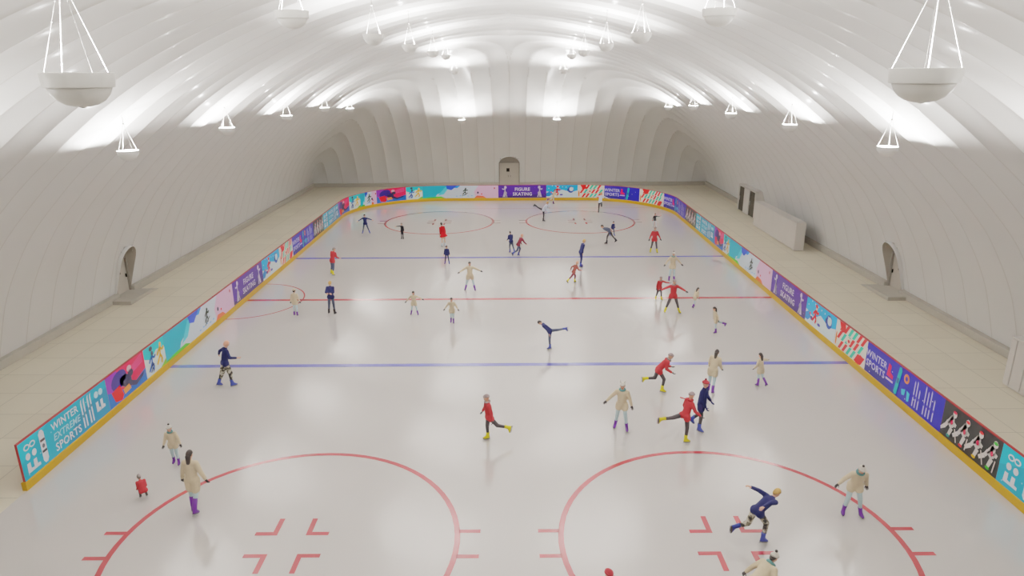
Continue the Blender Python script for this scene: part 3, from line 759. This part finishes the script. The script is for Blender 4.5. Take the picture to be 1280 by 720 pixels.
def skeleton(p):
    """joint positions in the body's own frame (+Y forward), before grounding"""
    r = math.radians; J = {}
    lean, side, tw = r(p.get('lean', 4)), r(p.get('side', 0)), r(p.get('twist', 0))
    TM = Matrix.Rotation(side, 3, 'Y') @ Matrix.Rotation(-lean, 3, 'X') @ Matrix.Rotation(-tw, 3, 'Z')
    up = TM @ Vector((0, 0, 1)); rt = TM @ Vector((1, 0, 0)); fw = TM @ Vector((0, 1, 0))
    J['pel'] = Vector((0, 0, 0))
    J['chest'] = up*.36; bow = r(p.get('bow', 0))
    UM = TM @ Matrix.Rotation(-bow, 3, 'X'); up2 = UM @ Vector((0, 0, 1)); fw2 = UM @ Vector((0, 1, 0))
    J['neck'] = J['chest']+up2*.165
    for s, k in ((-1, 'L'), (1, 'R')):
        J['sh'+k] = J['chest']+up2*.115+rt*s*.165
        J['hip'+k] = Vector((s*.088, 0, -.03))
        f, ab, kn = p['leg'+k]; f, ab, kn = r(f), r(ab)*s, r(kn)
        def dirn(a): return Vector((math.sin(ab), math.sin(a)*math.cos(ab), -math.cos(a)*math.cos(ab)))
        J['kn'+k] = J['hip'+k]+dirn(f)*.43
        sd = dirn(f-kn); J['an'+k] = J['kn'+k]+sd*.41; J['sd'+k] = sd
        fa = f-kn+PI/2+r(p.get('toe'+k, 0)); out = r(p.get('out'+k, 6))*s
        fd = Vector((math.sin(ab)*.3+math.sin(out), math.sin(fa), -math.cos(fa))); J['fd'+k] = (fd-sd*fd.dot(sd)).normalized()
        fl, aa, el = p['arm'+k]; fl, aa, el = r(fl), r(aa), r(el)
        a = UM @ Matrix.Rotation(fl, 3, 'X') @ Vector((s*math.sin(aa), 0, -math.cos(aa)))
        b = UM @ Matrix.Rotation(fl+el, 3, 'X') @ Vector((s*math.sin(aa*(1-.35*min(1, el/1.6))), 0, -math.cos(aa*(1-.35*min(1, el/1.6)))))
        if p.get('fold'+k):  # forearm folded across the chest or behind the back
            b = (rt*(-s)*.9 + fw2*p['fold'+k] - up2*.15).normalized()
        J['el'+k] = J['sh'+k]+a*.275; J['wr'+k] = J['el'+k]+b*.235; J['hd'+k] = b
        J['pn'+k] = (UM @ Matrix.Rotation(fl+el+PI/2, 3, 'X')) @ Vector((0, 0, -1))
    hp, hy = r(p.get('head', 0)), r(p.get('hyaw', 0))
    HM = Matrix.Rotation(-(lean+bow)*.45-hp, 3, 'X'); HM = Matrix.Rotation(side*.5, 3, 'Y') @ Matrix.Rotation(-hy, 3, 'Z') @ HM
    J['HM'] = HM; J['head'] = J['neck']+up2*.055+HM @ Vector((0, .015, .125)); J['up'] = up; J['up2'] = up2; J['rt'] = rt; J['fw'] = fw; J['fw2'] = fw2
    return J

PENDING = []
def remesh_later(name, mb, parent, voxel, mats, extra=None, smooth=2, kids=None):
    PENDING.append((name, mb, parent, voxel, mats, extra, smooth))

def person(x, y, H, face, pose, look, label, group=None):
    L = LOOKS[look] if isinstance(look, str) else look
    J = skeleton(pose); kid = L.get('kid', H < 1.4); k = H/1.80
    # ground the lowest blade
    low = []
    for s in 'LR':
        for t in (-.10, .17): low.append((J['an'+s]+J['sd'+s]*.150+J['fd'+s]*t).z)
    gz = -min(low)
    gl, gr = [(J['an'+s]+J['sd'+s]*.15) for s in 'LR']
    if abs(gl.z-gr.z) < .09: c = (gl+gr)/2
    else: c = gl if gl.z < gr.z else gr
    off = Vector((-c.x, -c.y, gz))
    S = lambda v: (v+off)*k
    vox = .024 if y < 30 else (.032 if y < 45 else .045)
    vox *= k
    root = empty('person', (x, y, 0), -math.radians(face)); tag(root, label, 'person', group)
    hk = 1.14 if kid else 1.0
    hc = J['head']+J['up2']*(.02 if kid else 0)
    # body: one surface from neck to ankles
    b = MB()
    def cap(m, a, c_, r0, r1, flat=None): m.capsule(S(a), S(c_), r0*k, r1*k, 10, 3, flat)
    P, CH, NK = J['pel'], J['chest'], J['neck']
    cap(b, P, CH, .105, .105, (J['rt'], .75)); cap(b, CH, NK, .10, .055); cap(b, NK-J['up2']*.02, hc-J['HM'] @ Vector((0, 0, .05)), .052, .05)
    for s in 'LR':
        cap(b, CH+J['up2']*.08, J['sh'+s], .07, .055); cap(b, J['sh'+s], J['el'+s], .05, .04); cap(b, J['el'+s], J['wr'+s], .04, .029)
        cap(b, P, J['hip'+s], .09, .085); cap(b, J['hip'+s], J['kn'+s], .078, .055); cap(b, J['kn'+s], J['an'+s], .053, .04); cap(b, J['an'+s], J['an'+s]+J['sd'+s]*.07+J['fd'+s]*.05, .038, .03)
    ex = MB(); HMs = Matrix.Translation(S(hc)) @ (J['HM'] @ Matrix.Scale(k*hk, 3)).to_4x4()
    head_into(ex, HMs, L.get('hairm', H_DARK))
    sub = MB()
    for s, sg in (('L', -1), ('R', 1)):
        h = MB(); hand_into(h, Vector((0, 0, 0)), J['hd'+s], J['pn'+s], sg, L.get('hand', SKIN))
        w = S(J['wr'+s]+J['hd'+s]*.025)
        ex.use(L.get('hand', SKIN)); ex.add([w+Vector(v)*k for v in h.v], h.f)
    remesh_later('body', b, root, vox, [SKIN], ex)
    # jacket
    j = MB(); t = L.get('thick', 1.0)
    hem = L.get('hem', .22)
    cap(j, P+J['up']*.0, CH, .140*t, .128*t, (J['rt'], .95)); cap(j, CH, NK-J['up2']*.03, .122*t, .075)
    cap(j, P+J['up']*.05-J['rt']*.05, CH-J['rt']*.06, .10*t, .10*t); cap(j, P+J['up']*.05+J['rt']*.05, CH+J['rt']*.06, .10*t, .10*t)
    cap(j, NK-J['up2']*.03, NK+J['up2']*.012, .072, .068)
    for s in 'LR':
        cap(j, CH+J['up2']*.07, J['sh'+s], .095*t, .075*t); cap(j, J['sh'+s], J['el'+s], .072*t, .06*t); cap(j, J['el'+s], J['wr'+s]-J['hd'+s]*.01, .06*t, .047*t)
        tl = max(1.0, L.get('leg', 1.0)**.5)
        cap(j, P, J['hip'+s], .125*t, .12*t*tl)
        if hem > 0: cap(j, J['hip'+s], J['hip'+s]+(J['kn'+s]-J['hip'+s])*hem, .12*t*tl, .116*t*tl)
    if L.get('skirt'):
        sk = MB(); rr = []
        for q in range(6):
            u = q/5; cpt = S(P+J['up']*(.10-.33*u)); R0 = (.125+.17*u**1.3)*k
            rr.append([cpt+(J['rt']*math.cos(a)+J['fw']*math.sin(a)*.9)*R0*(1+.07*u*math.sin(7*a)) for a in [2*PI*z/28 for z in range(28)]])
        sk.use(L['top']); sk.ring_loft(rr, False); sk.build('skirt', L['top'], root)
    remesh_later('jacket' if not L.get('skirt') else 'dress_bodice', j, root, vox, [L['top']])
    tr = MB(); tt = L.get('leg', 1.0)
    for s in 'LR':
        cap(tr, P-J['up']*.02, J['hip'+s], .09, .092); cap(tr, J['hip'+s], J['kn'+s], .092*tt, .072*tt); cap(tr, J['kn'+s], J['an'+s]-J['sd'+s]*.08, .07*tt, .05*min(tt, 1.1))
    remesh_later('trousers' if not L.get('skirt') else 'tights', tr, root, vox, [L['legs']])
    # skates
    bh = L.get('boot', 1.0)
    for s in 'LR':
        a = J['an'+s]; d = J['sd'+s]; f = J['fd'+s]; w_ = d.cross(f)
        def T(f_, d_, w=0): return S(a+f*f_+d*d_+w_*w)
        m = MB(); m.use(L['skate'])
        n = 12; rings = []
        for dz, fc, rl, rw in ((-.15*bh, -.01, .066, .062), (-.08, -.008, .062, .056), (-.01, .0, .066, .052), (.035, .025, .10, .052), (.065, .05, .128, .052), (.088, .052, .132, .05)):
            rings.append([T(fc+rl*math.cos(2*PI*q/n), dz, rw*math.sin(2*PI*q/n)) for q in range(n)])
        m.ring_loft(rings)
        m.use(C['sole']); m.ring_loft([[T(.052+.134*math.cos(2*PI*q/n), dz, .052*math.sin(2*PI*q/n)) for q in range(n)] for dz in (.086, .1)])
        sk = m.build('skate', None, root)
        bl = MB().use(STEEL)
        bl.ring_loft([[T(u, dz, w) for u, w in ((-.09, -.004), (.17, -.004), (.17, .004), (-.09, .004))] for dz in (.125, .150)])
        for u in (-.05, .11): bl.ring_loft([[T(u+du, dz, w) for du, w in ((-.022, -.012), (.022, -.012), (.022, .012), (-.022, .012))] for dz in (.098, .13)])
        bl.sm = [False]*len(bl.f)
        bl.build('blade', None, sk)
    # hair, hat, scarf
    def shell(name, mt, scale, cut, drop=0, tilt=0.0):
        m = MB(); U, V = 18, 10; rings = []
        for i in range(V):
            th = PI/2*.985-(PI/2*.985-cut)*i/(V-1); r = []
            for jn in range(U):
                a = 2*PI*jn/U; low_ = th - (drop*max(0, -math.sin(a))*(i/(V-1))**1.5)
                v = Vector((.078*scale*math.cos(low_)*math.cos(a), .098*scale*math.cos(low_)*math.sin(a), .122*scale*math.sin(low_)))
                if tilt: v = rotx(v, tilt)
                r.append(HMs @ v)
            rings.append(r)
        m.use(mt); m.ring_loft(rings, True); return m
    if L.get('hair'):
        m = shell('hair', L['hair'], 1.13, .32, .95, -.1)
        if L.get('long'):
            bk = lambda yy, zz: HMs @ Vector((0, yy, zz))
            m.capsule(bk(-.075, -.02), bk(-.095, -.2), .07*k*hk, .05*k*hk, 10, 3)
        m.build('hair', None, root)
    if L.get('hat'):
        m = shell('hat', L['hat'], 1.19, L.get('cut', .36), .2, 0.0)
        m.ring_loft([[HMs @ Vector((.094*math.cos(a)*q, .117*math.sin(a)*q, z-.0)) for a in [2*PI*u/18 for u in range(18)]] for z, q in ((.042, .98), (.042, 1.03), (.082, .97), (.082, .9))])
        if L.get('pom'):
            m.use(L['pom']); m.ball(HMs @ Vector((0, -.01, .165)), .036*k*hk, 10, 7)
        if L.get('ears'):
            for sx in (-1, 1): m.capsule(HMs @ Vector((sx*.06, -.01, .125)), HMs @ Vector((sx*.092, -.015, .20)), .03*k, .012*k, 8, 2)
        m.build('knit_hat', None, root)
    if L.get('scarf'):
        m = MB().use(L['scarf']); c0 = S(NK+J['up2']*.035); n = 16
        for q in range(n):
            a0 = 2*PI*q/n; a1 = 2*PI*(q+1)/n
            g = lambda a: c0+(J['rt']*math.cos(a)*.085+J['fw2']*math.sin(a)*.085)*k
            m.capsule(g(a0), g(a1), .036*k, .036*k, 8, 1)
        if L.get('tail'):
            e = S(NK-J['fw2']*.09+J['up2']*.02); m.capsule(e, e-J['fw2']*.30*k+J['up2']*.05*k, .035*k, .045*k, 8, 2, (J['rt'], .4))
        m.build('scarf', None, root)
    return root

LOOKS = {
 'red': dict(top=C['red'], legs=C['grey'], skate=C['yellow'], hat=K_GREY, hairm=H_DARK, scarf=K_GREY, hand=C['glove'], hem=.2, thick=1.05),
 'redhair': dict(top=C['red'], legs=C['grey'], skate=C['yellow'], hair=H_GREY, hand=SKIN, hem=.25),
 'beige': dict(top=C['beige'], legs=C['ice'], skate=C['purple'], hair=H_DARK, long=True, hand=C['glove'], hem=.42, thick=1.1, boot=1.4),
 'beigehat': dict(top=C['beige'], legs=C['ice'], skate=C['purple'], hat=K_WHITE, pom=H_DARK, hair=H_DARK, scarf=C['teal'], hand=C['glove'], hem=.3, thick=1.1, cut=.42),
 'navy': dict(top=C['navy'], legs=C['slate'], skate=C['blue'], hair=H_DARK, hand=SKIN, hem=.1),
 'navyblond': dict(top=C['navy'], legs=C['slate'], skate=C['dark'], hair=H_BLOND, hand=SKIN, hem=.1),
 'camo': dict(top=C['navy'], legs=C['camo'], skate=C['blue'], hair=H_BLOND, hand=SKIN, hem=.08, leg=1.1),
 'camoginger': dict(top=C['navy'], legs=C['camo'], skate=C['blue'], hair=H_GINGER, hand=SKIN, hem=.08, leg=1.3),
 'coat': dict(top=C['navy'], legs=C['grey'], skate=C['blue'], hat=K_RED, pom=C['maroon'], hairm=H_BLOND, hand=C['navy'], hem=.4, thick=1.08),
 'dress': dict(top=C['dress'], legs=C['tights'], skate=C['white'], hair=H_DARK, hem=0, skirt=True, thick=.9, leg=.85),
 'black': dict(top=C['dark'], legs=C['dark'], skate=C['dark'], hair=H_GREY, hem=.1),
 'darkgrey': dict(top=C['slate'], legs=C['grey'], skate=C['dark'], hair=H_DARK, hem=.1),
 'rust': dict(top=C['rust'], legs=C['maroon'], skate=C['yellow'], hair=H_GINGER, hem=.2),
 'darkred': dict(top=C['maroon'], legs=C['slate'], skate=C['blue'], hair=H_GINGER, hem=.1),
 'white': dict(top=C['white'], legs=C['dark'], skate=C['dark'], hair=H_BLOND, hem=.05),
 'darkwhite': dict(top=C['dark'], legs=C['white'], skate=C['white'], hair=H_DARK, hem=.1, hand=C['red']),
}
def Q(lean, lL, lR, aL, aR, **k): return dict(lean=lean, legL=lL, legR=lR, armL=aL, armR=aR, **k)
STAND = Q(4, (2, 4, 4), (-2, 4, 4), (0, 14, 12), (0, 14, 12))
SPREAD = Q(4, (4, 15, 6), (-4, 15, 6), (5, 62, 12), (5, 62, 12))
PPL = [
 # x, y, height, facing (0 away from camera, 90 right, 180 towards camera), pose, look, label
 (-11.0, 51.4, 1.5, 180, Q(6, (4, 18, 6), (-4, 14, 6), (5, 72, 10), (10, 60, 20)), 'navy', 'person in navy with arms spread and legs apart before the far left corner'),
 (-7.93, 49.47, 1.18, 200, Q(4, (2, 2, 4), (-2, 2, 4), (0, 10, 10), (20, 85, 20)), 'black', 'child in black raising one arm inside the far left circle'),
 (-10.83, 40.06, 1.68, 30, Q(12, (12, 10, 16), (-12, 8, 10), (14, 10, 30), (24, 10, 50), side=7, hyaw=40), dict(LOOKS['redhair'], legs=C['slate']), 'person in red jacket at the left end of the far blue line'),
 (-4.65, 46.95, 1.72, 335, Q(2, (3, 1, 4), (-3, 1, 4), (4, 7, 12), (4, 7, 12), side=-9), 'dress', 'person in short flared red dress with dark hair'),
 (-4.02, 42.48, 1.18, 180, Q(5, (4, 8, 6), (-2, 8, 6), (0, 12, 10), (0, 12, 10)), 'navy', 'child in navy standing on the far blue line'),
 (-2.22, 36.84, 1.68, 180, Q(3, (4, 13, 6), (-4, 13, 6), (5, 66, 10), (5, 58, 14)), 'beige', 'person in beige coat with both arms spread beyond the red line'),
 (0.02, 45.16, 1.45, 335, Q(14, (6, 3, 18), (-16, 3, 20), (20, 8, 40), (20, 8, 40)), 'navy', 'person in navy beside the bending skater at the middle of the far blue line'),
 (0.55, 44.3, 1.62, 60, Q(34, (34, 4, 52), (-24, 8, 48), (40, 10, 30), (60, 12, 20), head=-20), 'darkred', 'person in dark red bending forward in a stride by the far blue line'),
 (2.76, 55.49, 1.68, 90, Q(32, (-112, 10, 14), (4, 2, 8), (70, 40, 10), (30, 30, 10)), 'white', 'person in white top, one leg raised behind, in the far right circle'),
 (7.73, 58.9, 1.78, 20, Q(20, (2, 2, 8), (-40, 12, 100), (60, 70, 20), (10, 75, 10)), 'white', 'person in white top and dark trousers with arms raised before the end boards'),
 (4.06, 63.41, 1.4, 95, Q(16, (4, 2, 8), (-35, 4, 50), (40, 20, 20), (40, 20, 20)), 'beige', 'child in beige coat close to the end boards'),
 (6.9, 47.52, 1.72, 278, Q(68, (26, 10, 22), (-28, 8, 12), (-20, 14, 20), (-20, 14, 20), head=-15), 'darkgrey', 'person in dark grey bent double with back level'),
 (7.67, 50.14, 1.1, 150, Q(8, (4, 12, 8), (-6, 12, 8), (0, 16, 20), (0, 16, 20)), 'navy', 'child in navy beside the person bent double'),
 (4.46, 41.55, 1.76, 75, Q(17, (10, 2, 12), (2, 2, 10), (0, 6, 14), (0, 6, 14)), dict(LOOKS['navyblond'], legs=C['navy'], skate=C['blue']), 'tall blond person in navy leaning over the far blue line'),
 (3.79, 38.28, 1.36, 62, Q(26, (34, 6, 36), (-46, 6, 8), (-40, 14, 50), (40, 14, 60)), 'rust', 'child in rust red top striding just this side of the far blue line'),
 (11.45, 53.12, 1.08, 180, Q(4, (3, 9, 5), (-3, 9, 5), (60, 70, 70), (0, 18, 20)), 'darkwhite', 'child in dark top and pale trousers at the right of the far zone'),
 (9.77, 45.06, 1.76, 180, Q(3, (5, 8, 6), (-5, 8, 6), (0, 26, 14), (0, 22, 14)), 'red', 'person in red jacket standing before the far blue line at right'),
 (9.5, 38.49, 1.72, 180, Q(6, (2, 4, 6), (-2, 4, 6), (10, 42, 14), (10, 38, 14)), 'beigehat', 'person in beige coat standing under the right end of the far blue line'),
 (8.0, 34.95, 1.3, 165, Q(12, (10, 6, 14), (-4, 6, 12), (80, 50, 20), (4, 12, 14), hyaw=10), 'red', 'child in red reaching one arm out behind the red jacketed skater with spread arms'),
 (8.27, 32.88, 1.78, 180, Q(4, (6, 17, 4), (-4, 17, 4), (0, 60, 10), (5, 68, 8)), 'red', 'person in red with arms spread and legs wide below the red line'),
 (9.52, 33.61, 1.06, 62, Q(24, (20, 3, 30), (-10, 3, 20), (10, 12, 30), (10, 12, 30)), 'beige', 'smallest child in beige, leaning on the red line at right'),
 (9.66, 29.94, 1.24, 268, Q(10, (0, 2, 6), (-52, 5, 18), (-20, 24, 20), (-30, 26, 30)), 'beige', 'child in beige with one leg swung back, below the red line at right'),
 (-10.83, 32.71, 1.34, 0, Q(5, (3, 2, 6), (-4, 2, 6), (0, 14, 10), (0, 18, 10)), dict(LOOKS['beigehat'], pom=None, scarf=None, hat=C['beige']), 'child in beige on the half circle at the left end of the red line'),
 (-9.06, 32.93, 1.7, 5, Q(4, (3, 6, 4), (-3, 6, 4), (-26, 10, 0), (-26, 10, 0), foldL=-.4, foldR=-.4), 'navyblond', 'blond person in navy standing still over the red line at left'),
 (-4.82, 32.79, 1.24, 180, Q(6, (8, 12, 10), (-4, 10, 6), (0, 64, 10), (10, 44, 20)), 'beige', 'child in beige spreading arms just below the red line'),
 (-2.81, 31.59, 1.3, 180, Q(10, (4, 0, 10), (-6, 0, 10), (5, 30, 12), (5, 36, 12)), 'beige', 'child in beige below the red line with feet together, arms out low'),
 (1.8, 28.11, 1.5, 272, Q(48, (2, 2, 6), (-94, 6, 4), (4, 8, 16), (4, 8, 16), head=30), 'navy', 'person in navy gliding with one leg stretched straight behind'),
 (-11.13, 24.47, 1.86, 52, Q(10, (-14, 6, 8), (16, 4, 14), (-30, 50, 40), (20, 20, 70), head=10), 'camoginger', 'person in navy top and camouflage trousers at the left end of the near blue line'),
 (-0.72, 20.35, 1.68, 255, Q(6, (-38, 6, 36), (6, 3, 8), (-10, 26, 16), (10, 24, 16)), 'red', 'person in red jacket and yellow skates pushing off alone near mid ice'),
 (3.83, 20.98, 1.76, 195, Q(6, (10, 8, 12), (-4, 8, 8), (0, 20, 16), (10, 44, 18)), dict(LOOKS['beigehat'], pom=None, ears=True, cut=.5), 'person in beige coat standing below the near blue line right of centre'),
 (5.81, 23.76, 1.72, 92, Q(42, (-14, 4, 70), (30, 3, 38), (34, 8, 80), (30, 10, 70), head=-4), 'red', 'person in red jacket stooping with arms drawn in over the near blue line'),
 (5.81, 20.02, 1.74, 72, Q(14, (-78, 6, 12), (4, 2, 8), (10, 22, 30), (30, 20, 30)), dict(LOOKS['red'], scarf=C['red'], tail=True), 'person in red with one leg lifted level behind and scarf flying'),
 (6.44, 20.76, 1.86, 125, Q(6, (-8, 5, 34), (6, 2, 10), (10, 8, 30), (10, 8, 30), side=4), 'coat', 'person in long navy coat and red pompom hat'),
 (7.64, 23.67, 1.68, 35, Q(14, (4, 2, 8), (-6, 2, 14), (20, 10, 30), (20, 12, 30), side=4), 'beige', 'person in beige coat leaning right with purple skates by the near blue line'),
 (9.67, 24.27, 1.3, 330, Q(8, (3, 1, 6), (-12, 1, 30), (10, 12, 30), (20, 72, 20)), dict(LOOKS['beige'], boot=2.2), 'child in beige holding one arm out right on the near blue line'),
 (-10.47, 18.96, 1.36, 172, Q(8, (4, 2, 8), (-6, 2, 10), (5, 18, 14), (5, 18, 14)), 'beigehat', 'child in beige with pale hat left of the near circle'),
 (-8.78, 16.34, 1.84, 8, Q(4, (2, 1, 4), (-8, -1, 10), (0, 16, 10), (0, 24, 10)), dict(LOOKS['beige'], boot=2.2, hem=.6), 'person in long beige coat seen from behind crossing the left circle line'),
 (-10.53, 17.07, 1.05, 318, Q(34, (100, 3, 134), (92, 3, 130), (40, 4, 70), (40, 4, 70), bow=24), dict(LOOKS['redhair'], skate=C['sole']), 'small child in red crouching on the ice left of the circle'),
 (6.55, 14.94, 1.78, 68, Q(58, (-20, 5, 66), (34, 4, 46), (-60, 16, 10), (-40, 14, 20), head=0, bow=10), 'camo', 'blond person in navy and camouflage stooping over the right circle marks'),
 (9.44, 16.13, 1.72, 190, Q(24, (14, 9, 14), (10, 9, 14), (-6, 16, 14), (10, 40, 14), head=14), 'beigehat', 'person in beige coat looking down on the right circle line'),
 (5.36, 12.6, 1.72, 62, Q(52, (24, 5, 44), (-16, 6, 46), (10, 30, 20), (20, 30, 20), head=0), 'beigehat', 'person in beige coat bending forward, cut by the bottom edge'),
 (2.03, 12.1, 1.66, 150, Q(8, (4, 4, 8), (-4, 4, 8), (0, 14, 12), (0, 14, 12)), dict(LOOKS['red'], hat=K_RED, scarf=None), 'person in red knit hat, only the head in frame at the bottom edge'),
]
for q in PPL: person(*q)
# turn the pending overlapping limbs into one continuous skin each
_tmp = []
for name, mb, parent, vox, mats, extra, sm in PENDING:
    me = mb.mesh(name); o = bpy.data.objects.new(name, me); COL.objects.link(o)
    md = o.modifiers.new('r', 'REMESH'); md.mode = 'VOXEL'; md.voxel_size = vox
    ms = o.modifiers.new('s', 'SMOOTH'); ms.factor = .5; ms.iterations = sm
    _tmp.append(o)
dg = bpy.context.evaluated_depsgraph_get(); dg.update()
for o, (name, mb, parent, vox, mats, extra, sm) in zip(_tmp, PENDING):
    me = bpy.data.meshes.new_from_object(o.evaluated_get(dg))
    me.materials.clear()
    if extra is not None:
        bm = bmesh.new(); bm.from_mesh(me); xm = extra.mesh('x'); n0 = len(bm.faces); bm.from_mesh(xm); bm.faces.ensure_lookup_table()
        allm = [mats[0]]+[m for m in extra.mats if m is not mats[0]]
        for f in list(bm.faces)[n0:]: f.material_index = allm.index(extra.mats[f.material_index])
        bm.to_mesh(me); bm.free(); bpy.data.meshes.remove(xm); mats = allm
    for m in mats: me.materials.append(m)
    me.polygons.foreach_set('use_smooth', [True]*len(me.polygons)); me.name = name
    old = o.data; bpy.data.objects.remove(o); bpy.data.meshes.remove(old)
    link(name, me, parent)
#</P>

# ------------------------------------------------------------------ world and render look
w = bpy.data.worlds.new('world'); SC.world = w; w.use_nodes = True
w.node_tree.nodes['Background'].inputs[0].default_value = (0.8, 0.8, 0.8, 1); w.node_tree.nodes['Background'].inputs[1].default_value = 0.3
SC.view_settings.view_transform = 'Filmic'
SC.view_settings.exposure = 0.0
SC.cycles.max_bounces = 8; SC.cycles.diffuse_bounces = 4; SC.cycles.glossy_bounces = 4
SC.cycles.sample_clamp_indirect = 6
SC.cycles.caustics_reflective = False
